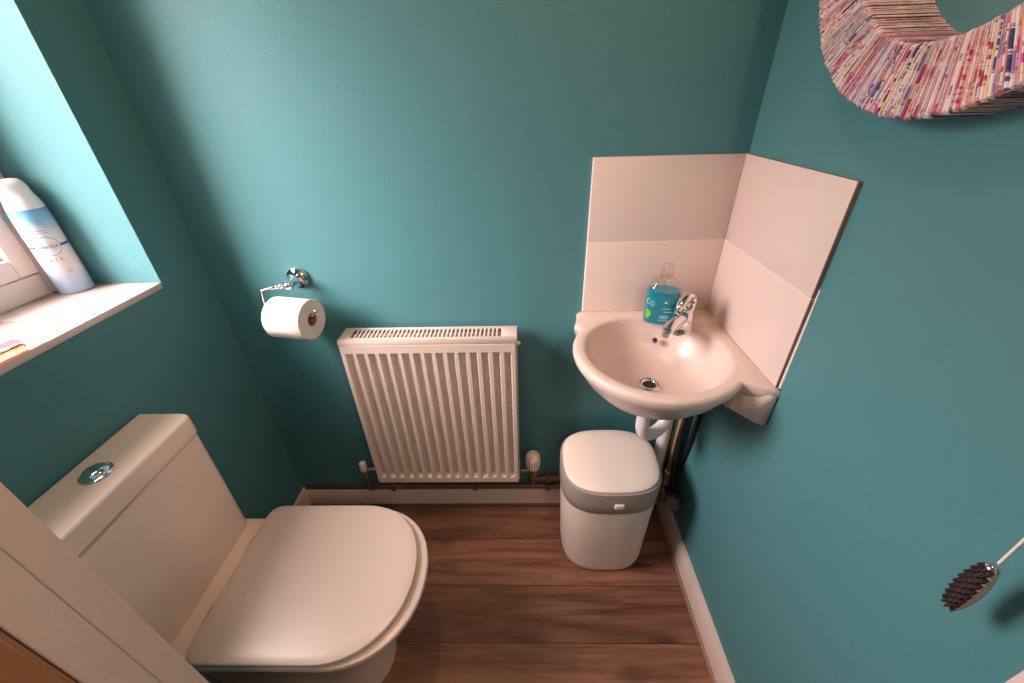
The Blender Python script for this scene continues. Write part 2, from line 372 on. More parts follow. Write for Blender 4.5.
rings = [cist(.005, .126, .7625, -.001), cist(.005, .1295, .766, .0015), cist(.005, .1295, .8035, .0015), cist(.005, .1285, .809, .0005), cist(.006, .126, .8122, -.002), cist(.012, .121, .813, -.007)]
li = obj('cistern_lid', loft(rings), 'toilet', t, angle=20)
fb = lathe([(.024, 0), (.026, .003), (.0245, .006)], (.067, -.5435, .8132), n=40)
fl = obj('flush_button', lathe([(.026, 0), (.0275, .002), (.0265, .0055), (.0235, .0068)], (.0675, -.5435, .8125), n=40), 'chrome', t, label='oval chrome dual flush button')
b = bmesh.new()
for s in (-1, 1):
    rr = []
    for k, (sc, h) in enumerate([(1, 0), (.97, .004), (.8, .0075), (.45, .0098), (.05, .0105)]):
        P = arc((0, 0), .0222*sc, 0, PI, 14); rr.append([(.0675 + (-q[0]), -.5435 + s*(q[1] + .0004), .8185 + h) for q in P])
    loft(rr, b)
obj('flush_half', b, 'chrome', fl)
# seat and lid
def plate(xb, xf, hw, z0, z1, r, rc, p=2.15):
    return [Dring(xb+r, xf-r, hw-r, z0, max(rc-r, .004), p=p), Dring(xb+r*.3, xf-r*.3, hw-r*.3, z0+r*.3, rc, p=p), Dring(xb, xf, hw, z0+r, rc, p=p), Dring(xb, xf, hw, z1-r, rc, p=p),
            Dring(xb+r*.3, xf-r*.3, hw-r*.3, z1-r*.3, rc, p=p), Dring(xb+r, xf-r, hw-r, z1, max(rc-r, .004), p=p), Dring(xb+r*4, xf-r*5, hw-r*5, z1+.0015, max(rc-r, .004), p=p)]
obj('seat', loft(plate(.188, .653, .188, .4175, .434, .006, .03)), 'seat', t)
obj('seat_lid', loft(plate(.183, .628, .186, .4350, .450, .005, .034)), 'seat', t)
for yy in (TY-.085, TY+.085):
    obj('hinge', tube([(.172, yy-.02, .424), (.172, yy+.02, .424)], .008, 14), 'chrome', t, label='small chrome seat hinge')

# ------------------------------------------------------------------ radiator
RX0, RX1, RZ0, RZ1, RD = .3668, .8766, .2366, .8366, .10
t = thing('radiator', 'white ribbed panel radiator with slotted top on the teal wall', 'radiator', ((RX0+RX1)/2, -.05, RZ0))
nx = 15; pit = .0328; mx0 = RX0 + .5*((RX1-RX0) - nx*pit)
xs = []; 
prof = [(0, 0), (.14, 0), (.26, 1), (.66, 1), (.82, 0)]
for i in range(nx):
    for f, d in prof: xs.append((mx0+(i+f)*pit, d))
xs = [(RX0+.004, 0)] + xs + [(RX1-.004, 0)]
zs = [(RZ0+.004, 0), (RZ0+.028, 0), (RZ0+.040, 1), (RZ1-.052, 1), (RZ1-.042, 0), (RZ1-.016, 0)]
b = bmesh.new(); FR = -RD
g = [[b.verts.new((x, FR + .0125*dx*dz, z)) for x, dx in xs] for z, dz in zs]
for r0, r1 in zip(g, g[1:]):
    for i in range(len(xs)-1): b.faces.new((r0[i], r0[i+1], r1[i+1], r1[i]))
back = [b.verts.new((x, FR+.018, z)) for x, z in ((RX0+.004, RZ0+.004), (RX1-.004, RZ0+.004), (RX1-.004, RZ1-.016), (RX0+.004, RZ1-.016))]
b.faces.new(back); b.faces.new([r[0] for r in g] + [back[3], back[0]]); b.faces.new([r[-1] for r in g] + [back[2], back[1]])
b.faces.new(list(g[0]) + [back[1], back[0]]); b.faces.new(list(g[-1]) + [back[2], back[3]])
obj('front_panel', b, 'rad', t, angle=25)
obj('rear_panel', box(RX0+.004, RX1-.004, -.040, -.026, RZ0+.004, RZ1-.016, .003), 'rad', t)
for x0, x1 in ((RX0-.0005, RX0+.0025), (RX1-.0025, RX1+.0005)):
    obj('side_panel', box(x0, x1, FR+.004, -.022, RZ0+.012, RZ1-.010, .001), 'rad', t)
# top grille: frame with slots
b = bmesh.new(); gy0, gy1 = FR+.003, -.021; zt0, zt1 = RZ1-.003, RZ1
s0, s1 = RX0+.030, RX1-.045; ns = 36; sp = (s1-s0)/ns
box(RX0-.001, RX1+.001, gy0, gy0+.017, zt0, zt1, .0006, bm=b); box(RX0-.001, RX1+.001, gy1-.013, gy1, zt0, zt1, .0006, bm=b)
box(RX0-.001, s0, gy0+.017, gy1-.013, zt0, zt1, .0006, bm=b); box(s1, RX1+.001, gy0+.017, gy1-.013, zt0, zt1, .0006, bm=b)
for i in range(ns-1): box(s0+(i+1)*sp-.0026, s0+(i+1)*sp+.0026, gy0+.016, gy1-.012, zt0, zt1, bm=b)
box(RX0-.001, RX1+.001, gy0-.0005, gy0+.003, RZ1-.014, zt1, .0006, bm=b)
obj('top_grille', b, 'rad', t)
b = box(RX0+.004, RX1-.004, FR+.019, -.041, RZ1-.055, RZ1-.05)
for i in range(24): box(RX0+.012+i*.0205, RX0+.0135+i*.0205, FR+.020, -.042, RZ0+.03, RZ1-.05, bm=b)
obj('convector_fins', b, 'raddark', t, smooth=False, label='dark inner fins seen through the slots')
obj('vent_plug', lathe([(.007, 0), (.007, .006), (.004, .007), (.004, .010)], (RX1+.001, -.055, RZ1-.040), (1, 0, 0), 6), 'valve', t)
obj('wall_bracket', box(.412, .428, -.06, -.001, RZ0-.042, RZ0+.004, .002), 'rad', t)
# valves
lv = obj('lockshield_valve', lathe([(.008, 0), (.009, .02), (.013, .022), (.013, .045), (.011, .05)], (.300, -.05, .205), n=20), 'brass', t)
obj('valve_cap', lathe([(.0125, 0), (.0135, .004), (.0125, .036), (.010, .040), (.006, .041), (.004, .036)], (.300, -.05, .247), n=20), 'valve', lv, label='cream plastic valve cap')
obj('valve_tail', tube([(.300, -.05, .245), (.33, -.05, .252), (.368, -.05, .252)], .0085, 12), 'brass', lv)
tv = obj('thermostatic_valve', lathe([(.009, 0), (.010, .02), (.015, .024), (.015, .05), (.012, .06)], (.925, -.055, .205), n=20), 'brass', t)
b = bmesh.new(); rr = []
for r, h in [(.014, 0), (.020, .006), (.0235, .025), (.0235, .05), (.021, .066), (.014, .074), (.004, .076)]:
    rr.append([(.925 + (r*1.08*(1 + (.055 if (k % 4 < 2) and .004 < h < .07 else 0)))*math.cos(2*PI*k/48), -.055 + (r*1.08*(1 + (.055 if (k % 4 < 2) and .004 < h < .07 else 0)))*math.sin(2*PI*k/48), .262+h) for k in range(48)])
obj('valve_head', loft(rr, b), 'valve', tv, angle=35, label='cream ribbed thermostat head')
b = bmesh.new()
for da in (-.5, -.17, .17, .5):
    a = -PI/2 + da; c = Vector((.925+.0262*math.cos(a), -.055+.0262*math.sin(a), 0))
    box(c.x-.0012, c.x+.0012, c.y-.0012, c.y+.0012, .284, .316, .0005, bm=b)
obj('valve_slot', b, 'valvedark', tv)
obj('valve_tail', tube([(.925, -.055, .245), (.90, -.055, .248), (.874, -.055, .248)], .009, 12), 'brass', tv)
# pipes on the skirting
PG = 'brown pipes along the back wall'
p1 = thing('heating_pipe', 'upper of the two brown pipes above the white skirting, feeding the radiator', 'pipe', (.9, -.02, .165), PG)
b = tube([(.925, -.022, .165), (W-.02, -.022, .165)], .0105, 14); tube(smooth_path([(.925, -.055, .2045), (.925, -.055, .185), (.927, -.035, .168), (.935, -.022, .165)], 5), .0095, 12, bm=b)
obj('pipe_run', b, 'pipebrown', p1)
for x in (.985, 1.36): obj('pipe_clip', box(x-.009, x+.009, -.036, -.001, .150, .180, .003), 'pipebrown', p1)
p2 = thing('heating_pipe', 'lower of the two brown pipes, running just above the skirting past the left valve', 'pipe', (.3, -.02, .125), PG)
b = tube([(.300, -.022, .122), (W-.02, -.022, .122)], .0105, 14); tube(smooth_path([(.300, -.05, .2045), (.300, -.05, .15), (.302, -.035, .128), (.31, -.022, .122)], 5), .0085, 12, bm=b)
obj('pipe_run', b, 'pipebrown', p2)
for x in (.38, .70, .985): obj('pipe_clip', box(x-.009, x+.009, -.036, -.001, .108, .137, .003), 'pipebrown', p2)
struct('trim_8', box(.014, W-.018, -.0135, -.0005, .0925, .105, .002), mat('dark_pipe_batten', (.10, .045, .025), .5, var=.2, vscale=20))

# ------------------------------------------------------------------ toilet roll and holder
RC = Vector((.263, -.088, .908)); RR = .0565
RXD = Vector((1, -.20, 0)).normalized()
h = thing('toilet_roll_holder', 'chrome toilet roll holder with round wall plate, on the teal wall', 'toilet roll holder', (.2585, 0, .992))
obj('wall_plate', lathe([(.0295, 0), (.0305, .004), (.0295, .008), (.023, .012), (.016, .020), (.011, .030), (.010, .048), (.0125, .052), (.0125, .062), (.008, .068), (.002, .070)], (.2585, -.0005, .993), (0, -1, 0), 32), 'chrome', h)
zr = RC.z + .0125
pth = smooth_path([(.2585, -.058, .993), (.235, -.062, .992), (.219, -.068, .990), (.197, -.072, .987)], 6)
b = tube(pth, .0042, 12)
for s, r in ((.45, .0075), (.7, .006)):
    p = pth[int(s*(len(pth)-1)*.7)]; bmesh.ops.create_icosphere(b, subdivisions=2, radius=r, matrix=Matrix.Translation(p))
obj('arm', b, 'chrome', h)
pth = smooth_path([(.197, -.072, .987), (.187, -.073, .982), (.184, -.074, .964), (.184, -.0745, .940), (.190, -.0745, zr+.002), (.205, -.0765, zr)], 6)
b = tube(pth, .0034, 12)
e = RC + RXD*.072
tube([(.203, -.0765, zr), (e.x-.012, e.y, zr), (e.x-.006, e.y, zr+.003), (e.x+.002, e.y, zr+.014)], .0034, 12, bm=b)
bmesh.ops.create_icosphere(b, subdivisions=2, radius=.0055, matrix=Matrix.Translation((e.x+.002, e.y, zr+.014)))
obj('roll_rod', b, 'chrome', h)
r = thing('toilet_roll', 'white toilet paper roll hanging on the chrome holder', 'toilet roll', RC)
b = lathe([(.0185, -.056), (RR-.002, -.056), (RR, -.053), (RR, .053), (RR-.002, .056), (.0185, .056), (.0185, -.056)], RC, RXD, 48, cap0=False, cap1=False)
a = RC + RXD*-.059; c2 = RC + RXD*.059
obj('tissue', b, 'paper', r)
obj('core', lathe([(.0165, -.0563), (.0184, -.0563), (.0184, .0563), (.0165, .0563), (.0165, -.0563)], RC, RXD, 32, cap0=False, cap1=False), 'papercore', r, label='brown cardboard core')
# loose end of the sheet hugging the roll
fr, f2 = frame_of(RXD); rows = []
for i in range(9):
    an = math.radians(200 + i*9); rad = RR + .0006 + .0002*i
    dv = Vector((0, math.cos(an), math.sin(an))); dv = (dv - RXD*dv.dot(RXD)).normalized()
    rows.append([RC + RXD*s + dv*rad for s in (-.0545, 0, .0545)])
b = bmesh.new(); loft(rows, b, False, False, closed=False)
bmesh.ops.solidify(b, geom=b.faces[:], thickness=.0006)
obj('loose_sheet', b, 'paper', r)

# ------------------------------------------------------------------ tiled splashback
def tile_slab(b, ax, lo, hi, z0, z1):
    """one tile: glazed face, biscuit edges"""
    t0 = bmesh.new()
    if ax == 'y': box(lo, hi, -.0105, -.0012, z0, z1, .0012, 2, bm=t0)
    else: box(W-.0105, W-.0012, lo, hi, z0, z1, .0012, 2, bm=t0)
    bmesh.ops.recalc_face_normals(t0, faces=t0.faces[:])
    for f in t0.faces:
        d = f.normal.y if ax == 'y' else f.normal.x
        f.material_index = 0 if d < -.3 else 1
    return t0
TX, TYR, Z0, ZM, Z2 = 1.0705, -.3735, .8738, 1.0806, 1.2868
sb = thing('tile_splashback', 'white tiled splashback on the back wall behind the soap bottle', 'splashback', ((TX+W)/2, -.005, Z0), 'corner basin splashbacks')
obj('tile', tile_slab(None, 'y', TX, W-.011, Z0, ZM-.0008), ['tile', 'tileedge'], sb, angle=60)
obj('tile', tile_slab(None, 'y', TX, W-.011, ZM+.0008, Z2), ['tile', 'tileedge'], sb, angle=60)
obj('grout_joint', box(TX-.0015, W-.011, -.0092, -.0001, Z0, Z2-.001), 'grout', sb, smooth=False)
sb = thing('tile_splashback', 'white tiled splashback on the right wall with bare brown tile edges', 'splashback', (W-.005, -.19, Z0), 'corner basin splashbacks')
obj('tile', tile_slab(None, 'x', TYR, -.0005, Z0, ZM-.0008), ['tile', 'tileedge'], sb, angle=60)
obj('tile', tile_slab(None, 'x', TYR, -.0005, ZM+.0008, Z2), ['tile', 'tileedge'], sb, angle=60)
obj('grout_joint', box(W-.0092, W-.0001, TYR+.001, -.0005, Z0, Z2-.001), 'grout', sb, smooth=False)
obj('sealant_bead', tube([(W-.0005, TYR-.0015, Z0), (W-.0005, TYR-.0018, 1.0), (W-.0005, TYR-.0012, 1.10)], [.003, .0025, .0012], 8), 'grout', sb)

# ------------------------------------------------------------------ corner basin
BC = Vector((1.224, -.2148)); K = W - .0005
poly = [(K, -.0005), (1.062, -.0005), (1.052, -.012), (1.050, -.045), (1.038, -.082)]
a0 = math.atan2(-.082-BC.y, 1.036-BC.x) % (2*PI)
poly += [(BC.x + .2035*math.cos(a), BC.y + .2035*math.sin(a)) for a in [a0 + (math.radians(270-45)-a0)*i/18 for i in range(1, 19)]]
mirror = lambda p: (K + p[1], p[0] - K)
half = poly[1:]
poly = [poly[0]] + half + [(BC.x + .2035*math.cos(a), BC.y + .2035*math.sin(a)) for a in [math.radians(225 + 92*i/18) for i in range(1, 19)]]
poly += [(1.382, -.357), (1.400, -.370), (1.424, -.382), (K, -.383)]
def rout(a):
    d = Vector((math.cos(a), math.sin(a))); best = 0
    for i in range(len(poly)):
        p, q = Vector(poly[i])-BC, Vector(poly[(i+1) % len(poly)])-BC; e = q-p
        den = d.x*e.y - d.y*e.x
        if abs(den) < 1e-12: continue
        tt = (p.x*e.y - p.y*e.x)/den; u = (p.x*d.y - p.y*d.x)/den
        if tt > 0 and -1e-6 <= u <= 1+1e-6: best = max(best, tt)
    return best
ang = sorted({round(2*PI*i/120, 5) for i in range(120)} | {round(math.atan2(p[1]-BC.y, p[0]-BC.x) % (2*PI), 5) for p in poly})
ang = [a for i, a in enumerate(ang) if i == 0 or a - ang[i-1] > .004]
RO = [rout(a) for a in ang]
DR = Vector((1.226, -.212)); 
def ring_at(f):
    return [f(a, ro) for a, ro in zip(ang, RO)]
def P(c, r, a, z): return (c.x + r*math.cos(a), c.y + r*math.sin(a), z)
rings = []
ri = .170
for tt in (.062, .08, .1, .2, .32, .45, .6, .72, .82, .9, .95, .985, 1):
    z = .755 + (.8665-.755)*(.10*tt + .90*tt**4.2); rad = .012 + (ri-.012)*(tt**.8)
    rings.append(ring_at(lambda a, ro: P(BC, min(rad, ro-.03 if ro > .2 else .9*ro), a, z)))
rings.append(ring_at(lambda a, ro: P(BC, min(ri+.004, ro-.02), a, .8705)))
rings.append(ring_at(lambda a, ro: P(BC, min(ri+.010, ro-.017), a, .8725)))
for dr, z in ((.010, .8735), (.005, .8722), (.0015, .869), (0, .865), (0, .856)): rings.append(ring_at(lambda a, ro: P(BC, ro-dr, a, z)))
def under(s, z): rings.append(ring_at(lambda a, ro: P(BC, .203*s if ro < .215 else (ro*s if s > .97 else min(ro, .215)*s), a, z)))
under(.985, .846); under(.94, .833); under(.86, .806); under(.72, .772); under(.5, .738); under(.25, .722); under(.15, .716)
t = thing('corner_basin', 'white ceramic corner wash basin fixed below the tiled splashback', 'basin', (BC.x, BC.y, .716))
b = loft(rings, None, True, True)
bs = obj('basin_bowl', b, 'ceramic', t, angle=50)
g = [(1.394, -.352, .866), (1.424, -.384, .860), (K, -.384, .860), (1.404, -.382, .824), (1.418, -.381, .774), (K, -.379, .764), (1.352, -.343, .797), (1.385, -.33, .86), (K, -.02, .79), (K, -.02, .862), (K-.03, -.22, .80), (K-.03, -.24, .86), (K-.012, -.05, .785)]
obj('wall_lug', hull(g, .005), 'ceramic', t)
g = [(1.053, K-W-.0005, .862), (1.053, -.0005, .79), (1.050, -.040, .862), (1.054, -.030, .80), (1.072, -.075, .862), (1.09, -.075, .80), (1.40, -.0005, .79), (1.40, -.0005, .86), (1.21, -.026, .80), (1.2, -.028, .86)]
obj('wall_lug', hull(g, .004), 'ceramic', t)
dr = obj('waste_ring', lathe([(.0165, -.001), (.0175, .0015), (.0205, .004), (.0255, .0048), (.029, .003), (.030, .0005), (.030, -.002), (.0165, -.012)], (BC.x+.002, BC.y+.004, .7585), n=36, cap0=False, cap1=False), 'chrome', t, label='chrome waste ring')
obj('waste_hole', lathe([(.0001, -.001), (.0166, -.001), (.0166, -.012), (.0001, -.012)], (BC.x+.002, BC.y+.004, .7595), n=24), 'darkhole', dr)
# overflow hole, on the bowl's rear slope
od = Vector((BC.x-K, BC.y, 0)).normalized(); op = Vector((BC.x, BC.y, 0)) - od*.1605; op.z = .842
op = Vector((1.262, -.0975, .826))
nrm = Vector((-.30, -.75, .60)).normalized()
ov = obj('overflow_ring', lathe([(.0055, .0012), (.0075, .0016), (.0082, .0004), (.0082, -.010), (.0055, -.010)], op, nrm, 24, cap0=False, cap1=False), 'chrome', t, label='small chrome overflow hole')
obj('overflow_hole', lathe([(.0001, .0006), (.0054, .0006), (.0054, -.008)], op, nrm, 20), 'darkhole', ov)

# tap
tp = Vector((1.312, -.128, .8735))
t = thing('mixer_tap', 'chrome mixer tap with a looped lever on the basin corner', 'tap', tp)
dg = Vector((-1, -1, 0)).normalized()
obj('tap_body', lathe([(.026, 0), (.026, .004), (.0245, .007), (.0225, .030), (.021, .046), (.019, .054), (.008, .058)], tp, n=32), 'chrome', t)
sp0 = tp + Vector((0, 0, .034))
pth = smooth_path([sp0, sp0 + dg*.025 + Vector((0, 0, .002)), sp0 + dg*.05 + Vector((0, 0, .001)), sp0 + dg*.066 + Vector((0, 0, -.006))], 6)
n_ = len(pth)
b = tube(pth, [.0165 - .005*i/n_ for i in range(n_)], 18)
spt = obj('spout', b, 'chrome', t)
obj('aerator', lathe([(.0095, 0), (.0105, .003), (.0105, .012), (.009, .016)], sp0 + dg*.064 + Vector((0, 0, -.021)), n=20), 'chrome', spt)
c0 = tp + Vector((0, 0, .060))
pth = smooth_path([c0 - dg*.004 + Vector((0, 0, -.008)), c0 - dg*.016 + Vector((0, 0, .004)), c0 - dg*.014 + Vector((0, 0, .020)), c0 + dg*.002 + Vector((0, 0, .026)), c0 + dg*.020 + Vector((0, 0, .018)), c0 + dg*.030 + Vector((0, 0, .008))], 7)
n_ = len(pth); b = bmesh.new(); side = Vector((dg.y, -dg.x, 0)); rr = []
for i, p in enumerate(pth):
    d = (pth[min(i+1, n_-1)] - pth[max(i-1, 0)]).normalized(); up = side.cross(d)
    wd = .0165 - .008*i/n_; th = .006
    rr.append([p + side*wd*math.cos(2*PI*k/16) + up*th*math.sin(2*PI*k/16) for k in range(16)])
loft(rr, b)
bmesh.ops.create_icosphere(b, subdivisions=3, radius=.0078, matrix=Matrix.Translation(pth[-1]))
obj('lever', b, 'chrome', t)

for o_ in [t] + list(t.children):
    for c_ in o_.children:
        c_.data.transform(Matrix.Scale(1.2, 4))
# soap bottle
sc_ = Vector((1.2725, -.072, .8735)); aw, bw = .0455, .031; rotz = math.radians(-14)
def oval(s, z, k=40, d=0, p=2.4):
    out = []
    for i in range(k):
        a = 2*PI*i/k; x = (aw*s+d)*math.copysign(abs(math.cos(a))**(2/p), math.cos(a)); y = (bw*s+d)*math.copysign(abs(math.sin(a))**(2/p), math.sin(a))
        if s < .42: rr_ = aw*s+d; x, y = rr_*math.cos(a), rr_*math.sin(a)
        out.append((sc_.x + x*math.cos(rotz) - y*math.sin(rotz), sc_.y + x*math.sin(rotz) + y*math.cos(rotz), sc_.z + z))
    return out
t = thing('soap_bottle', 'clear bottle of turquoise liquid hand soap on the basin beside the tap', 'soap bottle', sc_)
pr = [(.90, .0005), (.97, .002), (1, .008), (1, .070), (.985, .084), (.92, .100), (.78, .114), (.58, .124), (.38, .130), (.30, .132), (.30, .142)]
obj('bottle', loft([oval(s, z) for s, z in pr], None, True, False), 'clear', t, angle=60)
pl = [(.86, .003), (.93, .0045), (.955, .010), (.955, .070), (.94, .083), (.885, .0955)]
obj('liquid', loft([oval(s, z) for s, z in pl]), 'liquid', t, label='turquoise liquid soap')
cc = sc_ + Vector((0, 0, .132))
obj('pump_cap', lathe([(.0165, 0), (.0168, .012), (.0155, .016), (.014, .017), (.0145, .028), (.012, .034), (.005, .036)], cc, n=24), 'clear', t)
obj('dip_tube', tube([(sc_.x, sc_.y, sc_.z+.012), (sc_.x, sc_.y, sc_.z+.135)], .0032, 10), 'clear', t)
# printed marks on the front of the bottle
ux = Vector((math.cos(rotz), math.sin(rotz), 0)); uy = Vector((-math.sin(rotz), math.cos(rotz), 0))
def onbottle(x, z, e=.0006):
    q = 1 - abs(x/aw)**2.4; y = -bw*max(q, 0)**(1/2.4) - e
    return sc_ + ux*x + uy*y + Vector((0, 0, z))
def patch(b, x0, x1, z0, z1, k=6, f=None):
    r0 = []; r1 = []
    for i in range(k+1):
        x = x0+(x1-x0)*i/k; r0.append(onbottle(x, z0)); r1.append(onbottle(x, z1))
    loft([r0, r1], b, False, False, closed=False)
def pr_(name, b):
    bmesh.ops.solidify(b, geom=b.faces[:], thickness=.0003); obj(name, b, 'printwhite', t, smooth=False)
for z, x0, x1 in ((.052, .0, .020), (.043, .004, .026), (.031, -.004, .018), (.027, -.004, .020), (.023, -.004, .016), (.017, -.006, .026)):
    b = bmesh.new(); patch(b, x0, x1, z, z+.0016); pr_('print_line', b)
for x_, z_, r0_, r1_, f_, a_s, a_e in ((-.036, .068, .0045, .006, .8, PI*.35, PI*1.65), (-.027, .064, .0042, .0057, .9, 0, 2*PI)):
    b = bmesh.new(); rr = []
    for i in range(17):
        a_ = a_s + (a_e-a_s)*i/16; rr.append([onbottle(x_+q_*f_*math.cos(a_), z_+q_*1.3*math.sin(a_)) for q_ in (r0_, r1_)])
    loft(rr, b, False, False, closed=False); pr_('print_mark', b)
b = bmesh.new()
for cx_, cz_, w_, h_ in ((-.036, .036, .004, .010), (-.031, .033, .005, .009), (-.035, .025, .005, .007)):
    b.faces.new([b.verts.new(onbottle(cx_+w_*math.cos(k*PI/6), cz_+h_*math.sin(k*PI/6))) for k in range(12)])
bmesh.ops.solidify(b, geom=b.faces[:], thickness=.0003)
obj('leaf_print', b, 'green', t, smooth=False, label='green leaf mark')

# waste trap and pipework below the basin
t = thing('waste_trap', 'white plastic sink trap and waste pipe under the corner basin', 'waste pipe', (1.28, -.15, .0))
obj('tail_nut', lathe([(.022, 0), (.024, .004), (.024, .022), (.020, .026), (.0195, .0545)], (BC.x+.004, BC.y+.004, .660), n=24), 'pipewhite', t)
zb = .568
pth = [(BC.x+.004, BC.y+.004, .690), (BC.x+.004, BC.y+.004, .62)]
e0 = Vector((BC.x+.004, BC.y+.004, .62)); e1 = Vector((1.325, -.155, .62)); mid = (e0+e1)/2
for i in range(1, 16):
    a = PI*i/16; pth.append(mid + (e0-mid)*math.cos(a) + Vector((0, 0, -.062*math.sin(a))))
pth += [e1, e1 + Vector((0, 0, .03)), e1 + Vector((.006, .01, .05)), e1 + Vector((.022, .035, .058)), (1.366, -.062, .678)]
obj('trap_bend', tube(pth, .0185, 20), 'pipewhite', t)
obj('trap_nut', lathe([(.0235, -.012), (.025, -.008), (.025, .008), (.0235, .012)], e1 + Vector((0, 0, .016)), n=20), 'chrome', t, label='shiny compression nut')
obj('waste_pipe', tube([(1.366, -.062, .70), (1.366, -.062, .001)], .0195, 20), 'pipewhite', t)
CG = 'copper pipes under the basin'
def cpipe(x, y, z0, z1, lab, r=.0085):
    o = obj('copper_pipe', tube([(x, y, z0), (x, y, z1)], r, 14), 'copper', origin=(x, y, z0)); top(o, lab, 'pipe', CG)
cpipe(1.408, -.080, .20, .775, 'copper pipe in the corner below the basin, nearer the door', .0115)
cpipe(1.4, -.036, .0, .775, 'copper pipe in the corner behind the black hose')
hz = obj('flexible_hose', tube(smooth_path([(1.395, -.110, .775), (1.397, -.115, .60), (1.396, -.108, .42), (1.404, -.115, .30), (1.409, -.13, .245)], 8), .0085, 14), 'black', origin=(1.396, -.11, .24))
top(hz, 'black flexible hose hanging below the basin beside the copper pipe', 'hose')
hz = obj('flexible_hose', tube(smooth_path([(1.428, -.125, .775), (1.429, -.12, .5), (1.425, -.10, .33), (1.417, -.085, .25)], 8), .0075, 14), 'black', origin=(1.42, -.09, .25))
top(hz, 'black flexible hose tight against the right wall, below the basin', 'hose')
t = thing('stop_valve', 'dark stop valve with ribbed round knob low in the corner behind the bin', 'valve', (1.408, -.15, .16))
b = lathe([(.012, 0), (.013, .06), (.010, .09)], (1.408, -.135, .15), n=16); tube([(1.408, -.135, .185), (1.408, -.08, .20)], .010, 12, bm=b)
obj('valve_body', b, 'black', t)
obj('valve_collar', lathe([(.014, 0), (.0155, .003), (.0155, .010), (.013, .013)], (1.408, -.08, .262), n=20), 'pipewhite', t, label='pale clip')
rr = []
for s, hh in [(.55, 0), (.9, .004), (1, .012), (1, .028), (.85, .034)]:
    rr.append([(1.404 + hh*-.35 + 0, 0, 0) for k in range(1)])
b = bmesh.new(); ax = Vector((-.30, -.80, .42)).normalized(); fa, fbv = frame_of(ax); c = Vector((1.406, -.150, .205)); rings = []
for s, hh in [(.5, 0), (.92, .004), (1, .012), (1, .030), (.85, .037), (.3, .038)]:
    rings.append([c + ax*hh + (fa*math.cos(2*PI*k/48)+fbv*math.sin(2*PI*k/48))*.029*s*(1 if k % 6 < 3 or hh in (0, .038) else .86) for k in range(48)])
loft(rings, b); obj('knob', b, 'knobgrey', t, angle=25)

# ------------------------------------------------------------------ bin
BX, BY = 1.166, -.163
def sq(hw, hd, z, p=2.9, dz=0, k=64, yo=0):
    out = []
    for i in range(k):
        a = 2*PI*i/k; ca, sa = math.cos(a), math.sin(a)
        x = hw*math.copysign(abs(ca)**(2/p), ca); y = hd*math.copysign(abs(sa)**(2/p), sa)
        out.append((BX + x, BY + yo + y, z + dz*(y/hd)))
    return out
t = thing('bin', 'white pedal-free bathroom bin with a grey band, below the basin', 'bin', (BX, BY, 0))
rings = [sq(.116, .102, 0, p=2.8), sq(.129, .116, .002, p=2.8), sq(.137, .123, .010, p=2.8), sq(.141, .125, .03, p=2.85), sq(.151, .1245, .322)]
obj('bin_body', loft(rings), 'bin', t, angle=50)
rings = [sq(.1515, .125, .3225), sq(.1535, .127, .325), sq(.1545, .1275, .36), sq(.1555, .1275, .410, dz=.009), sq(.154, .126, .419, dz=.009), sq(.146, .119, .420, dz=.009)]
obj('bin_band', loft(rings), 'bingrey', t, angle=50, label='grey rim band')
rings = [sq(.1450, .118, .4204, dz=.009), sq(.1480, .1205, .423, dz=.009), sq(.1475, .120, .426, dz=.009), sq(.143, .116, .4295, dz=.009), sq(.125, .10, .433, dz=.008), sq(.09, .072, .436, dz=.006), sq(.04, .03, .4375, dz=.003)]
obj('bin_lid', loft(rings), 'bin', t, angle=50)
obj('lid_button', box(BX-.004, BX+.025, BY-.1325, BY-.120, .352, .372, .004, 3), 'bin', t, label='white push button')

# ------------------------------------------------------------------ mirror
MC = Vector((W, -.455, 1.654)); R0, R1 = .187, .276; XF = 1.380; XM = 1.424
t = thing('mirror', 'round wall mirror framed in colourful rolled magazine paper', 'mirror', MC)
b = bmesh.new(); lay = b.faces.layers.float.new('strip'); NS = 540
for i in range(NS):
    a0_, a1_ = 2*PI*i/NS, 2*PI*(i+1)/NS; rid = random.random(); tw = .03
    dz = random.uniform(-.0012, .0012); ro = R1 + random.uniform(-.0015, .0015); rin_ = R0 + random.uniform(-.001, .001)
    def q(r, f, x):
        a = a0_ + (a1_-a0_)*f + tw*(r-R0)/(R1-R0)
        return b.verts.new((x, MC.y + r*math.cos(a), MC.z + r*math.sin(a) - (.009 if r < R0+.01 else 0)))
    secs = []
    for r, x in ((rin_, XM+.012), (rin_, XF+.004), (rin_+.003, XF), (ro-.003, XF), (ro, XF+.004), (ro, W-.0008)):
        face = x < XF+.003
        secs.append([q(r, 0, x + (.0016 if face else 0)), q(r if face else r, .25, x+dz), q(r, .75, x+dz), q(r, 1, x + (.0016 if face else 0))])
    for s0_, s1_ in zip(secs, secs[1:]):
        for k in range(3): f = b.faces.new((s0_[k], s0_[k+1], s1_[k+1], s1_[k])); f[lay] = rid
fo = obj('frame', b, 'magazine', t, smooth=False, origin=MC)
b = lathe([(.001, 0), (R0+.012, 0), (R0+.012, .006), (.001, .006)], (XM+.011, MC.y, MC.z), (-1, 0, 0), 96)
obj('mirror_glass', b, 'mirror', t, smooth=False)
obj('back_board', lathe([(.001, 0), (R1-.006, 0), (R1-.006, .002), (.001, .002)], (W-.0008, MC.y, MC.z), (-1, 0, 0), 96), 'papercore', t, smooth=False)

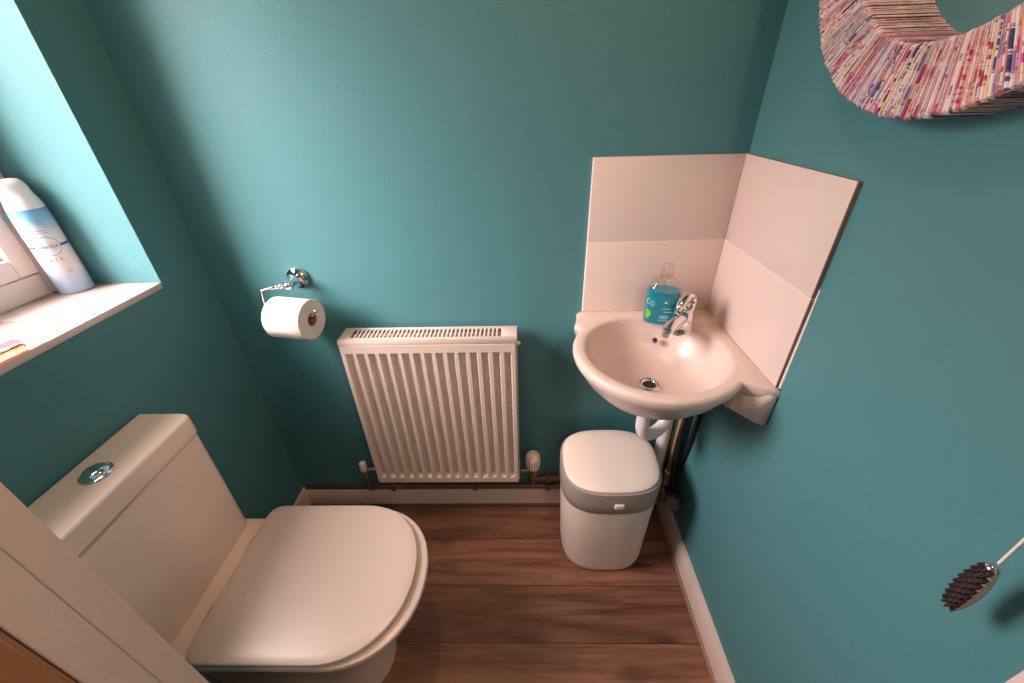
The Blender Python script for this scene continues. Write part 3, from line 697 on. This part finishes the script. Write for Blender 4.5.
# ------------------------------------------------------------------ pull cord with cone toggle
PX, PY = 1.390, -.8115
t = thing('light_pull', 'white light pull cord with a dark pine cone shaped toggle by the right wall', 'light pull', (PX, PY, ZC))
obj('switch_box', lathe([(.042, 0), (.042, .010), (.036, .024), (.012, .030)], (PX, PY, ZC-.0005), (0, 0, -1), 32), 'gloss', t)
obj('cord', tube([(PX, PY, ZC-.028), (PX, PY, .985)], .0015, 10), 'cord', t)
cz0, cz1 = .897, .978
def cr_(z):
    s = (z-cz0)/(cz1-cz0); return .0122*math.sin(PI*min(max(.14+.74*s, 0), 1))**.75
core = obj('toggle', lathe([(cr_(cz0+(cz1-cz0)*i/16)*.82, cz0+(cz1-cz0)*i/16) for i in range(17)], (PX, PY, 0), n=28), 'conewood', t, label='pale wooden cone toggle')
b = bmesh.new(); rows = 15; view = math.atan2(-.22, -.48) - .75
for i in range(rows):
    z = cz0 + .004 + (cz1-cz0-.010)*i/(rows-1); r_ = cr_(z)*.84
    nn = 10
    for k in range(nn):
        a = 2*PI*(k + .5*(i % 2))/nn; d = (a - view + PI) % (2*PI) - PI
        if abs(d) > 1.12: continue
        rad = Vector((math.cos(a), math.sin(a), 0)); tan = Vector((-math.sin(a), math.cos(a), 0)); c = Vector((PX, PY, z)) + rad*r_
        tip = c + rad*.0034 + Vector((0, 0, -.0046))
        hw = r_*2*PI/nn*.52
        hull([c + tan*hw + Vector((0, 0, .004)), c - tan*hw + Vector((0, 0, .004)), c + tan*hw*.8 + rad*.002 - Vector((0, 0, .002)), c - tan*hw*.8 + rad*.002 - Vector((0, 0, .002)), tip, c - rad*.003, tip + rad*.0012 + Vector((0, 0, .002))], 0, bm=b)
obj('cone_scales', b, 'cone', core, smooth=False, label='dark brown cone scales')
obj('cord_cap', lathe([(.006, 0), (.0066, .0015), (.005, .004), (.0025, .006)], (PX, PY, cz1-.003), n=20), 'chrome', t)

# ------------------------------------------------------------------ things on the sill
cn = Vector((-.178, -.1835, 1.0458)); cr0 = .0325
t = thing('air_freshener_can', 'blue and white aerosol can standing in the corner of the window sill', 'aerosol can', cn)
obj('can_body', lathe([(.029, 0), (.0315, .001), (cr0, .004), (cr0, .172), (.0322, .182), (.031, .190)], cn, n=48), 'can', t, origin=cn)
# sculpted spray cap
rr = []
hd = Vector((-.25, -.97, 0)).normalized(); hs = Vector((-hd.y, hd.x, 0))
for z, lx0, lx1, wy in ((.1905, .0308, .0308, .0308), (.198, .030, .0302, .030), (.208, .0285, .028, .0275), (.218, .027, .025, .025), (.226, .0275, .0235, .023), (.234, .031, .0225, .0215), (.243, .033, .020, .018), (.249, .029, .015, .013), (.251, .019, .007, .006)):
    ring = []
    for k in range(40):
        a = 2*PI*k/40; l = math.cos(a)*(lx0 if math.cos(a) > 0 else lx1); ring.append(cn + hd*l + hs*math.sin(a)*wy + Vector((0, 0, z)))
    rr.append(ring)
cap = obj('spray_cap', loft(rr), 'canwhite', t)
b = lathe([(.004, 0), (.0042, .0015)], cn + hd*.0315 + Vector((0, 0, .237)), hd, 16)
obj('nozzle', b, 'ink', cap)
az = math.atan2(-.87, 1.07) - .12; ze = cn.z + .112
b = bmesh.new(); n_ = 40
def ringdisc(r0, r1, e):
    for i in range(n_):
        q_ = []
        for rr_, k in ((r0, i), (r1, i), (r1, i+1), (r0, i+1)):
            a = 2*PI*k/n_; q_.append((rr_*math.cos(a), rr_*math.sin(a)))
        b.faces.new([b.verts.new((x, y, e)) for x, y in q_])
ringdisc(.0195, .0208, .0004); wrap(b, cn, cr0, az, ze); obj('emblem_ring', b, 'ink', t, smooth=False)
b = bmesh.new(); ringdisc(.0002, .0195, .0003); wrap(b, cn, cr0, az, ze); obj('emblem_disc', b, 'canwhite', t, smooth=False)
for x0, x1 in ((-.048, -.0212), (.0212, .048)):
    b = bmesh.new()
    for i in range(10):
        xa, xb_ = x0+(x1-x0)*i/10, x0+(x1-x0)*(i+1)/10
        b.faces.new([b.verts.new(v) for v in ((xa, -.0028, .0002), (xb_, -.0028, .0002), (xb_, .0028, .0002), (xa, .0028, .0002))])
    wrap(b, cn, cr0, az, ze); obj('emblem_band', b, 'blue', t, smooth=False)
obj('brand_lettering', wrap(text_mesh('febreze', .0118), cn, cr0+.0004, az, ze), 'ink', t, smooth=False)
obj('lettering', wrap(text_mesh('A I R', .0125), cn, cr0, az, ze-.031), 'ink', t, smooth=False)
for zz, x0, x1 in ((.034, -.008, .012), (.029, -.011, .013), (-.058, .006, .016), (-.062, .006, .014)):
    b = bmesh.new()
    for i in range(6):
        xa, xb_ = x0+(x1-x0)*i/6, x0+(x1-x0)*(i+1)/6
        b.faces.new([b.verts.new(v) for v in ((xa, zz, .0002), (xb_, zz, .0002), (xb_, zz+.0013, .0002), (xa, zz+.0013, .0002))])
    wrap(b, cn, cr0, az, ze); obj('small_print', b, 'ink', t, smooth=False)
# folded leaflet
t = thing('leaflet', 'red, orange and white folded leaflet lying at the edge of the window sill', 'leaflet', (-.03, -.47, 1.0457))
def sheet(P4, bend=.0):
    b = bmesh.new(); g = []
    for i in range(9):
        u = i/8; a = Vector(P4[0]).lerp(Vector(P4[1]), u); c = Vector(P4[3]).lerp(Vector(P4[2]), u)
        g.append([a.lerp(c, j/4) + Vector((0, 0, bend*math.sin(PI*u))) for j in range(5)])
    loft(g, b, False, False, closed=False)
    bmesh.ops.solidify(b, geom=b.faces[:], thickness=.0005); return b
z = 1.0462
obj('white_page', sheet([(-.045, -.452, z+.001), (-.010, -.405, z), (-.0005, -.425, z), (-.003, -.470, z+.001)], .002), 'card', t, label='white page')
obj('orange_page', sheet([(-.032, -.57, z+.007), (-.026, -.445, z+.0055), (.001, -.462, z+.002), (.001, -.57, z+.002)], .002), 'orange', t, label='orange page')
obj('red_page', sheet([(-.066, -.56, z+.010), (-.056, -.432, z+.008), (-.024, -.441, z+.0085), (-.030, -.56, z+.012)], .003), 'red', t, label='red page')

# ------------------------------------------------------------------ light
wd = bpy.data.worlds.new('overcast_sky'); S.world = wd; wd.use_nodes = True
n = wd.node_tree; bg = n.nodes['Background']
tc = N(n, 'ShaderNodeTexCoord'); sp = N(n, 'ShaderNodeSeparateXYZ'); n.links.new(tc.outputs['Generated'], sp.inputs[0])
r = N(n, 'ShaderNodeValToRGB'); n.links.new(sp.outputs['Z'], r.inputs[0]); e = r.color_ramp.elements
e[0].position = 0; e[0].color = (.06, .055, .05, 1); e[1].position = .95; e[1].color = (.42, .355, .34, 1)
for q_, c_ in ((.10, (.16, .135, .13, 1)), (.26, (.56, .47, .45, 1)), (.55, (.72, .60, .58, 1)), (.80, (.62, .52, .50, 1))): x = e.new(q_); x.color = c_
sd = Vector((-.76, -.65, .62)).normalized()
dt = N(n, 'ShaderNodeVectorMath', operation='DOT_PRODUCT'); n.links.new(tc.outputs['Generated'], dt.inputs[0]); dt.inputs[1].default_value = sd
mxx = N(n, 'ShaderNodeMath', operation='MAXIMUM'); n.links.new(dt.outputs['Value'], mxx.inputs[0]); mxx.inputs[1].default_value = 0
pw = N(n, 'ShaderNodeMath', operation='POWER'); n.links.new(mxx.outputs[0], pw.inputs[0]); pw.inputs[1].default_value = 18
st = N(n, 'ShaderNodeMath', operation='MULTIPLY_ADD'); n.links.new(pw.outputs[0], st.inputs[0]); st.inputs[1].default_value = 54; st.inputs[2].default_value = 62
n.links.new(r.outputs[0], bg.inputs[0]); n.links.new(st.outputs[0], bg.inputs[1])
pl = bpy.data.lights.new('window_portal', 'AREA'); pl.shape = 'RECTANGLE'; pl.size = WY1-WY0; pl.size_y = WZ1-1.05; pl.cycles.is_portal = True
po = bpy.data.objects.new('window_portal', pl); COL.objects.link(po); po.location = (-.285, (WY0+WY1)/2, (WZ1+1.05)/2); po.rotation_euler = (0, -PI/2, 0)
po.rotation_euler = Vector((1, 0, 0)).to_track_quat('-Z', 'Y').to_euler(); pl.size, pl.size_y = WY1-WY0, WZ1-1.05
hl = bpy.data.lights.new('hall_lamp', 'POINT'); hl.energy = 18; hl.color = (1, .76, .58); hl.shadow_soft_size = .08
ho = bpy.data.objects.new('hall_lamp', hl); COL.objects.link(ho); ho.location = (1.35, -1.55, 1.9)

rl = bpy.data.lights.new('room_lamp', 'AREA'); rl.shape = 'DISK'; rl.size = .16; rl.energy = 6; rl.color = (1, .56, .30)
ro_ = bpy.data.objects.new('room_lamp', rl); COL.objects.link(ro_); ro_.location = (.72, -.45, ZC-.01)
# ------------------------------------------------------------------ camera
cd = bpy.data.cameras.new('camera'); cam = bpy.data.objects.new('camera', cd); COL.objects.link(cam); S.camera = cam
cd.sensor_width = 36; cd.lens = 399.37/1024*36; cd.clip_start = .01
pit, yaw, rol = .5501, -.0318, -.03
fwd = Vector((math.sin(yaw)*math.cos(pit), math.cos(yaw)*math.cos(pit), -math.sin(pit))); right = Vector((math.cos(yaw), -math.sin(yaw), 0)); up = right.cross(fwd)
R_ = math.cos(rol)*right + math.sin(rol)*up; U_ = -math.sin(rol)*right + math.cos(rol)*up
m = Matrix((R_, U_, -fwd)).transposed().to_4x4(); m.translation = (.8942, -1.0547, 1.4156); cam.matrix_world = m
S.cycles.use_denoising = True; S.cycles.max_bounces = 12; S.cycles.diffuse_bounces = 8; S.cycles.sample_clamp_indirect = 6
vs = S.view_settings; S.display_settings.display_device = 'sRGB'
vs.view_transform = 'Standard'; vs.look = 'None'; vs.gamma = 1; vs.use_curve_mapping = False; vs.exposure = 0
